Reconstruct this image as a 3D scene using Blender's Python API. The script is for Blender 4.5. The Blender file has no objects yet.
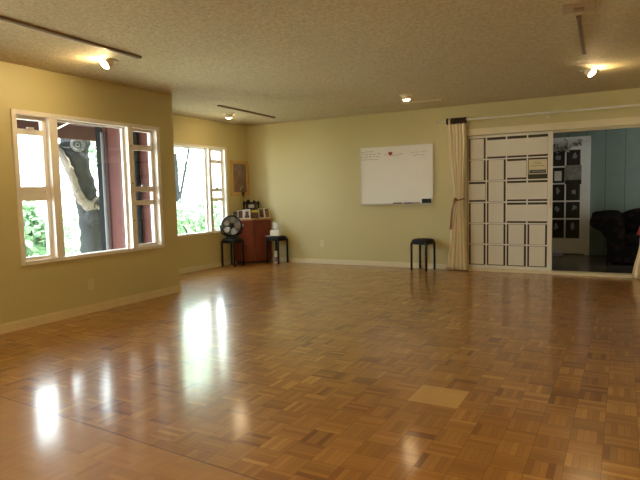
import bpy, bmesh, math, random
from mathutils import Vector, Matrix
random.seed(7)
C = bpy.context.scene.collection
PI = math.pi
S = bpy.context.scene

# ------------------------------------------------------------------ materials
def new_mat(name):
    m = bpy.data.materials.new(name); m.use_nodes = True
    nt = m.node_tree; b = nt.nodes['Principled BSDF']
    return m, nt, b

def N(nt, typ, **kw):
    n = nt.nodes.new(typ)
    for k, v in kw.items():
        setattr(n, k, v)
    return n

def math_node(nt, op, a, b=None, c=None):
    n = nt.nodes.new('ShaderNodeMath'); n.operation = op
    for i, v in enumerate((a, b, c)):
        if v is None: continue
        if isinstance(v, (int, float)): n.inputs[i].default_value = v
        else: nt.links.new(v, n.inputs[i])
    return n.outputs[0]

def mix_col(nt, fac, a, b, blend='MIX'):
    n = nt.nodes.new('ShaderNodeMix'); n.data_type = 'RGBA'; n.blend_type = blend
    for sock, v in ((n.inputs[0], fac), (n.inputs[6], a), (n.inputs[7], b)):
        if isinstance(v, (int, float)): sock.default_value = v
        elif isinstance(v, tuple): sock.default_value = (*v, 1) if len(v) == 3 else v
        else: nt.links.new(v, sock)
    return n.outputs[2]

def mat(name, col, rough=0.5, var=0.06, scale=8.0, metal=0.0, bump=0.0, bscale=60.0, coat=0.0, spec=0.5):
    """plain procedural surface: base colour with a soft noise variation and optional bump"""
    m, nt, b = new_mat(name)
    tc = N(nt, 'ShaderNodeTexCoord')
    no = N(nt, 'ShaderNodeTexNoise'); no.inputs['Scale'].default_value = scale; no.inputs['Detail'].default_value = 4
    nt.links.new(tc.outputs['Object'], no.inputs['Vector'])
    d = tuple(max(0, c * (1 - var * 2)) for c in col); u = tuple(min(1, c * (1 + var)) for c in col)
    nt.links.new(mix_col(nt, no.outputs['Fac'], d, u), b.inputs['Base Color'])
    b.inputs['Roughness'].default_value = rough; b.inputs['Metallic'].default_value = metal
    b.inputs['Coat Weight'].default_value = coat; b.inputs['Specular IOR Level'].default_value = spec
    if bump:
        n2 = N(nt, 'ShaderNodeTexNoise'); n2.inputs['Scale'].default_value = bscale; n2.inputs['Detail'].default_value = 3
        nt.links.new(tc.outputs['Object'], n2.inputs['Vector'])
        bp = N(nt, 'ShaderNodeBump'); bp.inputs['Strength'].default_value = bump; bp.inputs['Distance'].default_value = 0.01
        nt.links.new(n2.outputs['Fac'], bp.inputs['Height']); nt.links.new(bp.outputs['Normal'], b.inputs['Normal'])
    return m

def emit_mat(name, col, strength):
    m, nt, b = new_mat(name)
    b.inputs['Base Color'].default_value = (*col, 1)
    b.inputs['Emission Color'].default_value = (*col, 1); b.inputs['Emission Strength'].default_value = strength
    return m

def glass_mat(name, tint=(1, 1, 1)):
    m = bpy.data.materials.new(name); m.use_nodes = True
    nt = m.node_tree; nt.nodes.clear()
    out = N(nt, 'ShaderNodeOutputMaterial'); mx = N(nt, 'ShaderNodeMixShader')
    tr = N(nt, 'ShaderNodeBsdfTransparent'); gl = N(nt, 'ShaderNodeBsdfGlossy'); lw = N(nt, 'ShaderNodeLayerWeight')
    lw.inputs['Blend'].default_value = 0.5
    fac = math_node(nt, 'ADD', 0.03, math_node(nt, 'MULTIPLY', 0.9, math_node(nt, 'POWER', lw.outputs['Facing'], 5.0)))
    tr.inputs['Color'].default_value = (*tint, 1); gl.inputs['Roughness'].default_value = 0.02
    nt.links.new(fac, mx.inputs[0]); nt.links.new(tr.outputs[0], mx.inputs[1]); nt.links.new(gl.outputs[0], mx.inputs[2])
    nt.links.new(mx.outputs[0], out.inputs['Surface'])
    return m

def parquet_mat():
    m, nt, b = new_mat('parquet')
    BL = 0.144
    geo = N(nt, 'ShaderNodeNewGeometry'); sp = N(nt, 'ShaderNodeSeparateXYZ'); nt.links.new(geo.outputs['Position'], sp.inputs[0])
    M = lambda *a: math_node(nt, *a)
    x = M('DIVIDE', M('ADD', sp.outputs[0], 1.07 + BL * 40), BL)
    y = M('DIVIDE', M('SUBTRACT', sp.outputs[1], 2.94 - BL * 60), BL)
    cx, cy = M('FLOOR', x), M('FLOOR', y)
    lx, ly = M('FRACT', x), M('FRACT', y)
    par = M('MODULO', M('ADD', cx, cy), 2.0)
    par = M('GREATER_THAN', par, 0.5)
    across = M('ADD', M('MULTIPLY', lx, par), M('MULTIPLY', ly, M('SUBTRACT', 1.0, par)))
    along = M('ADD', M('MULTIPLY', ly, par), M('MULTIPLY', lx, M('SUBTRACT', 1.0, par)))
    s5 = M('MULTIPLY', across, 5.0); sl = M('FLOOR', s5)
    cmb = N(nt, 'ShaderNodeCombineXYZ')
    nt.links.new(cx, cmb.inputs[0]); nt.links.new(cy, cmb.inputs[1]); nt.links.new(sl, cmb.inputs[2])
    wn = N(nt, 'ShaderNodeTexWhiteNoise'); wn.noise_dimensions = '3D'; nt.links.new(cmb.outputs[0], wn.inputs['Vector'])
    cmb2 = N(nt, 'ShaderNodeCombineXYZ'); nt.links.new(cx, cmb2.inputs[0]); nt.links.new(cy, cmb2.inputs[1])
    wb = N(nt, 'ShaderNodeTexWhiteNoise'); wb.noise_dimensions = '3D'; nt.links.new(cmb2.outputs[0], wb.inputs['Vector'])
    v = M('ADD', M('MULTIPLY', wn.outputs['Value'], 0.68), M('MULTIPLY', wb.outputs['Value'], 0.32))
    cr = N(nt, 'ShaderNodeValToRGB'); nt.links.new(v, cr.inputs[0])
    e = cr.color_ramp.elements
    e[0].position = 0.06; e[0].color = (0.13, 0.040, 0.010, 1)
    e[1].position = 0.95; e[1].color = (0.57, 0.325, 0.08, 1)
    for pos, col in ((0.15, (0.25, 0.108, 0.021, 1)), (0.5, (0.36, 0.172, 0.034, 1)), (0.8, (0.44, 0.218, 0.046, 1))):
        k = e.new(pos); k.color = col
    # grain stretched along each slat
    g = N(nt, 'ShaderNodeCombineXYZ')
    nt.links.new(M('MULTIPLY', along, 2.0), g.inputs[0]); nt.links.new(M('MULTIPLY', across, 22.0), g.inputs[1])
    nt.links.new(M('ADD', M('MULTIPLY', cx, 7.3), M('MULTIPLY', cy, 3.1)), g.inputs[2])
    gn = N(nt, 'ShaderNodeTexNoise'); gn.inputs['Scale'].default_value = 1.6; gn.inputs['Detail'].default_value = 5
    nt.links.new(g.outputs[0], gn.inputs['Vector'])
    col = mix_col(nt, M('MULTIPLY', gn.outputs['Fac'], 0.5), cr.outputs[0], (0.20, 0.072, 0.017))
    # wear over the whole floor
    wear = N(nt, 'ShaderNodeTexNoise'); wear.inputs['Scale'].default_value = 0.9; wear.inputs['Detail'].default_value = 3
    nt.links.new(geo.outputs['Position'], wear.inputs['Vector'])
    col = mix_col(nt, M('MULTIPLY', wear.outputs['Fac'], 0.22), col, (0.55, 0.27, 0.08))
    # replaced pale tile
    def inside(val, lo, hi): return M('MULTIPLY', M('GREATER_THAN', val, lo), M('LESS_THAN', val, hi))
    pt = M('MULTIPLY', inside(sp.outputs[0], -1.07, -0.782), inside(sp.outputs[1], 2.94, 3.228))
    col = mix_col(nt, M('MULTIPLY', pt, 0.8), col, (0.58, 0.36, 0.12))
    # plainer boards on the near side of the seam
    seam_d = M('SUBTRACT', M('ADD', sp.outputs[1], M('MULTIPLY', sp.outputs[0], 0.06)), 1.745)
    near = M('LESS_THAN', seam_d, 0.0)
    col = mix_col(nt, M('MULTIPLY', near, 0.6), col, (0.42, 0.222, 0.055))
    seam = M('LESS_THAN', M('ABSOLUTE', seam_d), 0.005)
    # joints
    f5 = M('FRACT', s5); e5 = M('MINIMUM', f5, M('SUBTRACT', 1.0, f5))
    j1 = M('LESS_THAN', e5, 0.035)
    ea = M('MINIMUM', along, M('SUBTRACT', 1.0, along)); j2 = M('LESS_THAN', ea, 0.012)
    j = M('MAXIMUM', M('MULTIPLY', j1, 0.45), M('MULTIPLY', j2, 0.7))
    j = M('MULTIPLY', j, M('SUBTRACT', 1.0, M('MULTIPLY', M('MAXIMUM', pt, near), 0.8)))
    j = M('MAXIMUM', j, M('MULTIPLY', seam, 0.7))
    col = mix_col(nt, j, col, (0.10, 0.036, 0.011))
    nt.links.new(col, b.inputs['Base Color'])
    b.inputs['Roughness'].default_value = FLOOR_ROUGH
    b.inputs['Specular IOR Level'].default_value = 0.22
    b.inputs['Coat Weight'].default_value = 0.75; b.inputs['Coat Roughness'].default_value = 0.14
    bn = N(nt, 'ShaderNodeTexNoise'); bn.inputs['Scale'].default_value = 7; bn.inputs['Detail'].default_value = 2
    nt.links.new(geo.outputs['Position'], bn.inputs['Vector'])
    hh = bn.outputs['Fac']
    bp = N(nt, 'ShaderNodeBump'); bp.inputs['Strength'].default_value = 0.10; bp.inputs['Distance'].default_value = 0.006
    nt.links.new(hh, bp.inputs['Height']); nt.links.new(bp.outputs['Normal'], b.inputs['Normal']); nt.links.new(bp.outputs['Normal'], b.inputs['Coat Normal'])
    return m

def ceiling_mat():
    m, nt, b = new_mat('textured_ceiling')
    tc = N(nt, 'ShaderNodeTexCoord')
    n1 = N(nt, 'ShaderNodeTexNoise'); n1.inputs['Scale'].default_value = 42; n1.inputs['Detail'].default_value = 6; n1.inputs['Roughness'].default_value = 0.65
    nt.links.new(tc.outputs['Object'], n1.inputs['Vector'])
    cr = N(nt, 'ShaderNodeValToRGB'); nt.links.new(n1.outputs['Fac'], cr.inputs[0])
    cr.color_ramp.elements[0].position = 0.38; cr.color_ramp.elements[0].color = (0.48, 0.42, 0.265, 1)
    cr.color_ramp.elements[1].position = 0.62; cr.color_ramp.elements[1].color = (0.66, 0.58, 0.38, 1)
    nt.links.new(cr.outputs[0], b.inputs['Base Color'])
    b.inputs['Roughness'].default_value = 0.75; b.inputs['Specular IOR Level'].default_value = 0.25
    bp = N(nt, 'ShaderNodeBump'); bp.inputs['Strength'].default_value = 0.6; bp.inputs['Distance'].default_value = 0.02
    nt.links.new(n1.outputs['Fac'], bp.inputs['Height']); nt.links.new(bp.outputs['Normal'], b.inputs['Normal'])
    return m

def board_mat(name, col, groove, axis, pitch, rough=0.6, gw=0.045):
    """painted vertical boards with a dark groove between them"""
    m, nt, b = new_mat(name)
    tc = N(nt, 'ShaderNodeTexCoord'); sp = N(nt, 'ShaderNodeSeparateXYZ'); nt.links.new(tc.outputs['Object'], sp.inputs[0])
    fr = math_node(nt, 'FRACT', math_node(nt, 'DIVIDE', sp.outputs[axis], pitch))
    g = math_node(nt, 'LESS_THAN', fr, gw)
    no = N(nt, 'ShaderNodeTexNoise'); no.inputs['Scale'].default_value = 5; nt.links.new(tc.outputs['Object'], no.inputs['Vector'])
    base = mix_col(nt, no.outputs['Fac'], tuple(c * .85 for c in col), tuple(c * 1.1 for c in col))
    nt.links.new(mix_col(nt, g, base, groove), b.inputs['Base Color'])
    b.inputs['Roughness'].default_value = rough; b.inputs['Specular IOR Level'].default_value = 0.1
    return m

def floral_mat(name):
    m, nt, b = new_mat(name)
    tc = N(nt, 'ShaderNodeTexCoord'); vo = N(nt, 'ShaderNodeTexVoronoi'); vo.inputs['Scale'].default_value = 9
    nt.links.new(tc.outputs['Object'], vo.inputs['Vector'])
    cr = N(nt, 'ShaderNodeValToRGB'); nt.links.new(vo.outputs['Distance'], cr.inputs[0])
    cr.color_ramp.elements[0].position = 0.1; cr.color_ramp.elements[0].color = (0.03, 0.014, 0.013, 1)
    cr.color_ramp.elements[1].position = 0.5; cr.color_ramp.elements[1].color = (0.006, 0.006, 0.006, 1)
    nt.links.new(cr.outputs[0], b.inputs['Base Color']); b.inputs['Roughness'].default_value = 0.9; b.inputs['Specular IOR Level'].default_value = 0.08
    return m

FLOOR_ROUGH = 0.36
M_FLOOR = parquet_mat()
M_CEIL = ceiling_mat()
M_WALL = mat('yellow_paint', (0.62, 0.56, 0.305), 0.45, 0.03, 1.5, bump=0.08, bscale=45, spec=0.4)
M_TRIM = mat('cream_trim_paint', (0.78, 0.70, 0.52), 0.35, 0.03, 3)
M_WHITE = mat('white_paint', (0.84, 0.82, 0.76), 0.35, 0.03, 4)
M_SASH = mat('sash_paint', (0.88, 0.855, 0.83), 0.35, 0.03, 4)
M_GLASS = glass_mat('window_glass', (0.97, 1, 0.985))
M_DGLASS = mat('dark_door_glass', (0.075, 0.072, 0.055), 0.08, 0.1, 6)
M_PAPER = mat('white_panel_paper', (0.80, 0.77, 0.68), 0.55, 0.03, 4)
M_BLACK = mat('black_satin', (0.009, 0.009, 0.01), 0.45, 0.1, 10, spec=.3)
M_SEAT = mat('black_vinyl', (0.014, 0.013, 0.013), 0.6, 0.1, 14, bump=0.15, bscale=120, spec=.25)
M_RED = board_mat('maroon_boards', (0.078, 0.027, 0.024), (0.016, 0.006, 0.006), 0, 0.27, gw=0.1)
M_EAVE = mat('maroon_eave', (0.06, 0.02, 0.017), 0.8, 0.1, 5)
M_DARKPOST = mat('dark_corner_board', (0.012, 0.012, 0.013), 0.9, 0.1, 8, spec=.05)
M_GREY = mat('pale_grey_metal', (0.55, 0.55, 0.55), 0.4, 0.05, 8)
M_TEAL = board_mat('teal_boards', (0.20, 0.245, 0.20), (0.11, 0.14, 0.115), 0, 0.30, 0.5)
M_HALLFLOOR = mat('dark_hall_floor', (0.10, 0.09, 0.085), 0.25, 0.2, 4)
M_CHERRY = mat('cherry_wood', (0.215, 0.042, 0.022), 0.32, 0.18, 5)
M_LIGHTWOOD = mat('pale_wood_edge', (0.55, 0.32, 0.16), 0.4, 0.08, 6)
M_GOLD = mat('gilt_frame', (0.66, 0.43, 0.15), 0.38, 0.1, 20)
M_TRACK = mat('brown_track', (0.27, 0.19, 0.11), 0.5, 0.08, 10)
M_PALETRACK = mat('pale_track', (0.50, 0.42, 0.26), 0.5, 0.05, 10)
M_CURTAIN = mat('cream_curtain', (0.88, 0.77, 0.55), 0.85, 0.05, 3, bump=0.1, bscale=200)
M_CORD = mat('tan_cord', (0.30, 0.12, 0.05), 0.7, 0.15, 40)
M_REDCORD = mat('red_cord', (0.30, 0.035, 0.04), 0.7, 0.15, 40)
M_RING = mat('dark_wood_ring', (0.028, 0.012, 0.009), 0.4, 0.15, 10)
M_BARK = mat('bark', (0.042, 0.044, 0.048), 0.95, 0.3, 9, bump=0.9, bscale=18, spec=.05)
M_SUNBARK = mat('sunlit_bark', (0.17, 0.145, 0.125), 0.95, 0.2, 8, bump=0.6, bscale=20)  # sunlight on the limb and its twig is put into this paler bark
M_SOIL = mat('pale_gravel', (0.58, 0.55, 0.46), 0.9, 0.2, 3)
M_FLORAL = floral_mat('dark_floral_upholstery')
M_IVORY = mat('ivory_plate', (0.72, 0.62, 0.40), 0.4, 0.03, 8)
M_INK = mat('black_ink', (0.10, 0.10, 0.12), 0.6, 0.05, 10)
M_REDINK = mat('red_ink', (0.62, 0.08, 0.05), 0.6, 0.05, 10)
M_GREYINK = mat('grey_ink', (0.38, 0.36, 0.34), 0.6, 0.05, 10)
M_BOARD = mat('whiteboard_face', (0.84, 0.82, 0.76), 0.28, 0.03, 2)
M_FANGREY = mat('grey_fan_blade', (0.60, 0.61, 0.64), 0.4, 0.08, 10)
M_BULB = emit_mat('lit_lamp_lens', (1.0, 0.72, 0.36), 230)
M_FILL_BULB = emit_mat('added_fill_lens', (1.0, 0.72, 0.36), 1150)  # lens of the unseen lamps added to brighten the room
M_BULB4 = emit_mat('lit_lamp_lens_alcove', (1.0, 0.74, 0.40), 150)
M_BULB2 = emit_mat('lit_lamp_lens_dim', (1.0, 0.74, 0.40), 70)

# ------------------------------------------------------------------ mesh helpers
class MB:
    def __init__(self): self.bm = bmesh.new()
    def box(self, x0, x1, y0, y1, z0, z1, M=None):
        vs = [self.bm.verts.new((x, y, z)) for x in (x0, x1) for y in (y0, y1) for z in (z0, z1)]
        if M is not None:
            for v in vs: v.co = M @ v.co
        for f in ((0,1,3,2),(4,6,7,5),(0,4,5,1),(2,3,7,6),(0,2,6,4),(1,5,7,3)):
            self.bm.faces.new([vs[i] for i in f])
        return self
    def rings(self, rs, cap=True, close=False):
        """rs: list of rings of points, joined to a skin"""
        R = [[self.bm.verts.new(p) for p in r] for r in rs]
        n = len(R[0])
        pairs = list(zip(R, R[1:])) + ([(R[-1], R[0])] if close else [])
        for a, b in pairs:
            for i in range(n):
                try: self.bm.faces.new((a[i], a[(i+1) % n], b[(i+1) % n], b[i]))
                except ValueError: pass
        if cap and not close:
            self.bm.faces.new(R[0][::-1]); self.bm.faces.new(R[-1])
        return self
    def lathe(self, prof, n=24, M=None):
        rs = []
        for r, z in prof:
            ring = []
            for i in range(n):
                a = 2*PI*i/n; p = Vector((max(r, 1e-4)*math.cos(a), max(r, 1e-4)*math.sin(a), z))
                ring.append(M @ p if M is not None else p)
            rs.append(ring)
        return self.rings(rs)
    def tube(self, pts, rad, n=8, cap=True, close=False):
        pts = [Vector(p) for p in pts]
        if not isinstance(rad, (list, tuple)): rad = [rad]*len(pts)
        rs = []; up = Vector((0.13, 0.27, 1)).normalized(); L = len(pts)
        for i, p in enumerate(pts):
            if close: t = pts[(i+1) % L] - pts[i-1]
            else: t = (pts[min(i+1, L-1)] - pts[max(i-1, 0)])
            t.normalize()
            a = t.cross(up)
            if a.length < 1e-3: a = t.cross(Vector((1, 0, 0)))
            a.normalize(); b = a.cross(t); up = b
            rs.append([p + (a*math.cos(2*PI*k/n) + b*math.sin(2*PI*k/n))*rad[i] for k in range(n)])
        return self.rings(rs, cap, close)
    def torus(self, c, R, r, axis='z', n=20, k=8, M=None):
        pts = []
        for i in range(n):
            a = 2*PI*i/n; u, v = R*math.cos(a), R*math.sin(a)
            p = {'z': (u, v, 0), 'x': (0, u, v), 'y': (u, 0, v)}[axis]
            p = Vector(p)
            if M is not None: p = M @ p
            pts.append(p + Vector(c))
        return self.tube(pts, r, k, close=True)
    def quad(self, a, b, c, d):
        self.bm.faces.new([self.bm.verts.new(p) for p in (a, b, c, d)]); return self
    def prism(self, outline, z0, z1):
        return self.rings([[(x, y, z0) for x, y in outline], [(x, y, z1) for x, y in outline]])
    def build(self, name, material, parent=None, loc=None, smooth=False, bevel=0):
        bmesh.ops.recalc_face_normals(self.bm, faces=self.bm.faces)
        me = bpy.data.meshes.new(name); self.bm.to_mesh(me); self.bm.free()
        me.materials.append(material)
        if smooth:
            for p in me.polygons: p.use_smooth = True
        o = bpy.data.objects.new(name, me); C.objects.link(o)
        if smooth: 
            try: me.set_sharp_from_angle(angle=math.radians(40))
            except Exception: pass
        if parent: o.parent = parent
        if loc: o.location = loc
        if bevel:
            bv = o.modifiers.new('bevel', 'BEVEL'); bv.width = bevel; bv.segments = 2; bv.limit_method = 'ANGLE'
        return o

def tag(o, label, cat=None, group=None, kind=None):
    o['label'] = label
    if cat: o['category'] = cat
    if group: o['group'] = group
    if kind: o['kind'] = kind
    return o
def empty(name, loc=(0,0,0), rz=0, rot=None):
    o = bpy.data.objects.new(name, None); C.objects.link(o); o.location = loc
    o.rotation_euler = rot if rot else (0, 0, rz); o.empty_display_size = 0.1
    return o
def struct(name, mb, m, label, cat, **kw):
    return tag(mb.build(name, m, **kw), label, cat, kind='structure')
def children(o): return [c for c in bpy.data.objects if c.parent == o]
def copy_tree(o, parent=None):
    c = o.copy(); C.objects.link(c); c.parent = parent
    for ch in children(o): copy_tree(ch, c)
    return c

# ------------------------------------------------------------------ room dimensions (m)
XL, XA, YE, YB, H = -4.906, -6.017, 5.218, 8.271, 2.44
XR, YR = 1.75, -3.2
T = 0.13

def wall_with_holes_x(x0, x1, y0, y1, z0, z1, holes):
    b = MB(); y = y0
    for hy0, hy1, hz0, hz1 in sorted(holes):
        hy0 += .02; hy1 -= .02; hz0 += .02; hz1 -= .02
        b.box(x0, x1, y, hy0, z0, z1).box(x0, x1, hy0, hy1, z0, hz0).box(x0, x1, hy0, hy1, hz1, z1); y = hy1
    return b.box(x0, x1, y, y1, z0, z1)

W1 = (3.14, 4.97, 0.59, 2.03)      # near window, outer edges of its frame
W3 = (0.78, 2.61, 0.59, 2.03)      # the next window of the row, just left of the view
W2 = (5.84, 7.66, 0.575, 2.02)     # alcove window
f = MB(); f.box(XL-.05, XR, YR, YB, -.12, 0).box(XA-.05, XL-.05, YE-.02, YB, -.12, 0)
struct('floor', f, M_FLOOR, 'glossy honey brown parquet floor of alternating slat squares', 'floor')
f = MB(); f.box(XL-T, XR+T, YR-T, YB+.06, H, H+.15).box(XA-T, XL-T, YE-.12, YB+.06, H, H+.15)
struct('ceiling', f, M_CEIL, 'cream ceiling with a rough stippled texture', 'ceiling')
struct('wall_left', wall_with_holes_x(XL-T, XL, YR, YE, 0, H, [W1, W3]), M_WALL,
       'yellow painted wall around the nearer window', 'wall')
struct('wall_alcove', wall_with_holes_x(XA-.09, XA, YE-.12, YB+.02, 0, H, [W2]), M_WALL,
       'yellow alcove wall around the farther window beside the gilt picture', 'wall')
f = MB(); f.box(XA, XL-T, YE-.06, YE, 0, H)
struct('wall_return', f, M_WALL, 'short yellow wall turning into the alcove', 'wall')
DX0, DX1, DZ = -2.05, 0.27, 1.985
f = MB(); f.box(XA-T, DX0, YB, YB+T, 0, H).box(DX1, XR+T, YB, YB+T, 0, H).box(DX0, DX1, YB, YB+T, DZ, H)
struct('wall_back', f, M_WALL, 'yellow green back wall holding the whiteboard', 'wall')
f = MB(); f.box(XR, XR+T, YR-T, YB, 0, H)
struct('wall_right', f, M_WALL, 'yellow wall on the right side outside the view', 'wall')
f = MB(); f.box(XL-T, XR, YR-T, YR, 0, H)
struct('wall_rear', f, M_WALL, 'yellow wall behind the viewer', 'wall')
BH, BT = 0.075, 0.014
f = MB(); f.box(XL, XL+BT, YR, YE, 0, BH).box(XL, XL+BT*.6, YR, YE, BH, BH+.012)
struct('baseboard_left', f, mat('yellow_baseboard_paint', (.78, .67, .44), .4), 'cream baseboard along the nearer window wall', 'baseboard')
f = MB(); f.box(XA, XA+BT, YE, YB, 0, BH)
struct('baseboard_alcove', f, M_TRIM, 'cream baseboard under the alcove window', 'baseboard')
f = MB(); f.box(XA+BT, DX0-.03, YB-BT, YB, 0, BH)
struct('baseboard_back', f, M_TRIM, 'cream baseboard along the back wall below the whiteboard', 'baseboard')

# ------------------------------------------------------------------ windows
def window(name, xw, Wd, label, mirror=False):
    y0, y1, z0, z1 = Wd
    root = tag(empty(name, (xw, (y0+y1)/2, z0)), label, 'window', kind='structure')
    L = y1 - y0
    def P(mb, nm, m, lab=None):
        o = mb.build(nm, m, root); o.location = (-xw, -(y0+y1)/2, -z0)
        if lab: o['label'] = lab
        return o
    fr = MB(); xa, xb = xw-.115, xw+.014
    fr.box(xa, xb, y0, y0+.045, z0, z1).box(xa, xb, y1-.05, y1, z0, z1).box(xa, xb, y0+.045, y1-.05, z1-.04, z1).box(xa, xb+.006, y0+.045, y1-.05, z0, z0+.035)
    P(fr, 'frame', M_SASH)
    ca, cb = y0+.465, y0+1.35            # central fixed pane
    P(MB().box(xa, xb-.006, y0+.38, ca, z0+.035, z1-.04), 'mullion', M_SASH)
    P(MB().box(xa, xb-.006, cb, cb+.07, z0+.035, z1-.04), 'mullion', M_SASH)
    xg = xw-.075
    P(MB().box(xg-.003, xg+.003, ca, cb, z0+.035, z1-.04), 'picture_pane', M_GLASS)
    st = MB()                             # thin stops around the centre pane
    st.box(xg+.003, xg+.02, ca, ca+.018, z0+.035, z1-.04).box(xg+.003, xg+.02, cb-.028, cb, z0+.035, z1-.04).box(xg+.003, xg+.02, ca+.018, cb-.028, z1-.06, z1-.04)
    P(st, 'stop', M_SASH)
    for k in range(3):
        zz = z0 + .35 + k*.42
        P(MB().lathe([(0, 0), (.007, 0), (.007, .004), (0, .006)], 10, Matrix.Translation((xb-.006, cb+.035, zz)) @ Matrix.Rotation(PI/2, 4, 'Y')), 'screw', M_DARKPOST)
    def sash(ya, yb, bars, panes, latch):
        s = MB(); xs0, xs1 = xw-.095, xw-.05
        s.box(xs0, xs1, ya, ya+.032, z0+.035, z1-.04).box(xs0, xs1, yb-.04, yb, z0+.035, z1-.04)
        for a, b, d in bars: s.box(xs0+d, xs1+d, ya+.032, yb-.04, a, b)
        so = P(s, 'sash', M_SASH)
        for a, b in panes:
            P(MB().box(xs0+.018, xs0+.023, ya+.032, yb-.04, a, b), 'pane', M_GLASS)
        for zl in latch:
            P(MB().box(xs1, xs1+.02, (ya+yb)/2-.035, (ya+yb)/2+.03, zl, zl+.022), 'latch', M_GREY)
    zt, zb = z1-.04, z0+.035
    sash(y0+.045, y0+.38, [(zt-.035, zt, 0), (1.815, 1.865, 0), (1.283, 1.325, 0), (1.258, 1.283, -.02), (1.19, 1.258, .018), (zb, zb+.03, 0)],
         [(zb+.03, 1.19), (1.325, 1.815), (1.865, zt-.035)], [1.862])
    sash(cb+.07, y1-.05, [(zt-.03, zt, 0), (1.745, 1.805, 0), (1.265, 1.325, 0), (1.11, 1.165, .018), (zb, zb+.03, 0)],
         [(zb+.03, 1.11), (1.165, 1.265), (1.325, 1.745), (1.805, zt-.03)], [1.323])
    return root
window('window_1', XL, W1, 'nearer white framed three part window with tree trunk outside')
window('window_2', XA, W2, 'farther white framed window in the alcove beside the gilt picture')

window('window_3', XL, W3, 'white framed window left of the view on the same wall')
# ------------------------------------------------------------------ outside
f = MB(); f.box(-40, XL-.4, -25, 40, -1.3, -1.0)
struct('ground', f, M_SOIL, 'pale garden ground outside the windows', 'ground')
f = MB(); f.box(XA-.085, XL-T, YE-.145, YE-.12, -1.0, 2.30)
f.build('x', M_RED).name = 'wall_outside'
tag(bpy.data.objects['wall_outside'], 'maroon board outer wall seen through the nearer window', 'wall', kind='structure')
f = MB(); f.box(XA-.095, XA+.015, YE-.165, YE-.145, -1.0, 2.30)
struct('trim_1', f, M_DARKPOST, 'dark corner board on the maroon outer wall', 'trim')
dp = MB().tube([(-5.955, YE-.19, -1.0), (-5.955, YE-.19, 2.05)], .024, 10).build('downpipe', mat('grey_downpipe', (.12, .12, .125), .8, spec=.1), smooth=True)
tag(dp, 'pale grey downpipe running down the maroon outer wall', 'pipe')
dq = MB().tube([(-5.36, YE-.185, -1.0), (-5.36, YE-.185, 2.15)], .034, 12).build('drainpipe', M_DARKPOST, smooth=True)
tag(dq, 'black drainpipe on the maroon outer wall behind the narrow right sash', 'pipe')
ev = empty('eave', (-5.6, 2.0, 2.2)); tag(ev, 'dark maroon roof eave above the nearer window', 'eave', kind='structure')
def E(mb, nm, m):
    o = mb.build(nm, m, ev); o.location = (5.6, -2.0, -2.2); return o
E(MB().box(-6.62, XL-T, -3.3, YE-.165, 2.20, 2.235).box(-6.62, XA-T-.05, YE-.165, 6.5, 2.20, 2.235), 'soffit', M_EAVE)
E(MB().box(-6.66, -6.62, -3.3, 6.5, 2.015, 2.26), 'fascia', M_EAVE)
E(MB().tube([(-6.60, 4.72, 2.06), (-6.3, 4.84, 2.20)], .012, 8), 'strap', M_WHITE)
f = MB(); f.box(-6.9, XL-T, -3.5, YE-.12, 2.6, 2.66).box(-6.5, XL-T, YE-.12, 9.4, 2.6, 2.66).box(XL-T, 3, -3.5, 11.6, 2.6, 2.66)
struct('roof', f, M_EAVE, 'maroon roof over the rooms', 'roof')

# tree: dark leaning trunk with a round knot and a limb coloured paler for the sun on it
tree = empty('tree', (-7.0, 5.62, -1.0)); tag(tree, 'dark gnarled tree with round knot and limb coloured as sunlit outside nearer window', 'tree')
def lumpy(pts, rad, seed, n=14, sub=6, amp=.09):
    rnd = random.Random(seed); P2, R2 = [], []
    pts = [Vector(p) for p in pts]
    for i in range(len(pts)-1):
        p0 = pts[max(i-1, 0)]; p1 = pts[i]; p2 = pts[i+1]; p3 = pts[min(i+2, len(pts)-1)]
        for k in range(sub):
            t = k/sub
            P2.append(.5*((2*p1)+(-p0+p2)*t+(2*p0-5*p1+4*p2-p3)*t*t+(-p0+3*p1-3*p2+p3)*t**3))
            R2.append((rad[i]*(1-t)+rad[i+1]*t)*(1+rnd.uniform(-amp, amp)))
    P2.append(pts[-1]); R2.append(rad[-1])
    mb = MB().tube(P2, R2, n)
    for v in mb.bm.verts: v.co += Vector((rnd.uniform(-1, 1), rnd.uniform(-1, 1), rnd.uniform(-1, 1)))*.012
    return mb
def TR(mb, nm, m):
    o = mb.build(nm, m, tree, smooth=True); o.location = (7.0, -5.62, 1.0); return o
TR(lumpy([(-7, 5.66, -1.05), (-7, 5.64, -.2), (-7, 5.62, .45), (-7, 5.62, .9), (-7, 5.57, 1.2), (-7, 5.49, 1.5), (-7, 5.41, 1.8), (-7, 5.41, 2.15), (-7.1, 5.25, 3.0), (-7.3, 5.1, 3.8)],
         [.22, .17, .155, .16, .17, .15, .185, .20, .15, .09], 3), 'trunk', M_BARK)
TR(lumpy([(-6.95, 5.66, 1.0), (-6.86, 5.57, 1.04), (-6.85, 5.50, 1.08), (-6.86, 5.36, 1.19), (-6.86, 5.29, 1.35), (-6.88, 5.23, 1.58), (-6.92, 5.15, 1.80), (-7.0, 5.05, 2.1), (-7.1, 4.95, 3.2)],
         [.09, .085, .075, .062, .055, .05, .05, .045, .035], 5, 12), 'limb', M_SUNBARK)
TR(lumpy([(-6.86, 5.50, 1.10), (-6.80, 5.58, 1.20), (-6.80, 5.68, 1.22), (-6.84, 5.78, 1.34)], [.025, .02, .015, .008], 8, 8), 'twig', M_SUNBARK)
TR(lumpy([(-6.93, 5.60, .80), (-6.87, 5.56, .93), (-6.87, 5.55, 1.03), (-6.93, 5.56, 1.12)], [.06, .13, .12, .05], 21, 12, 5, .2), 'burl', M_BARK)
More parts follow.
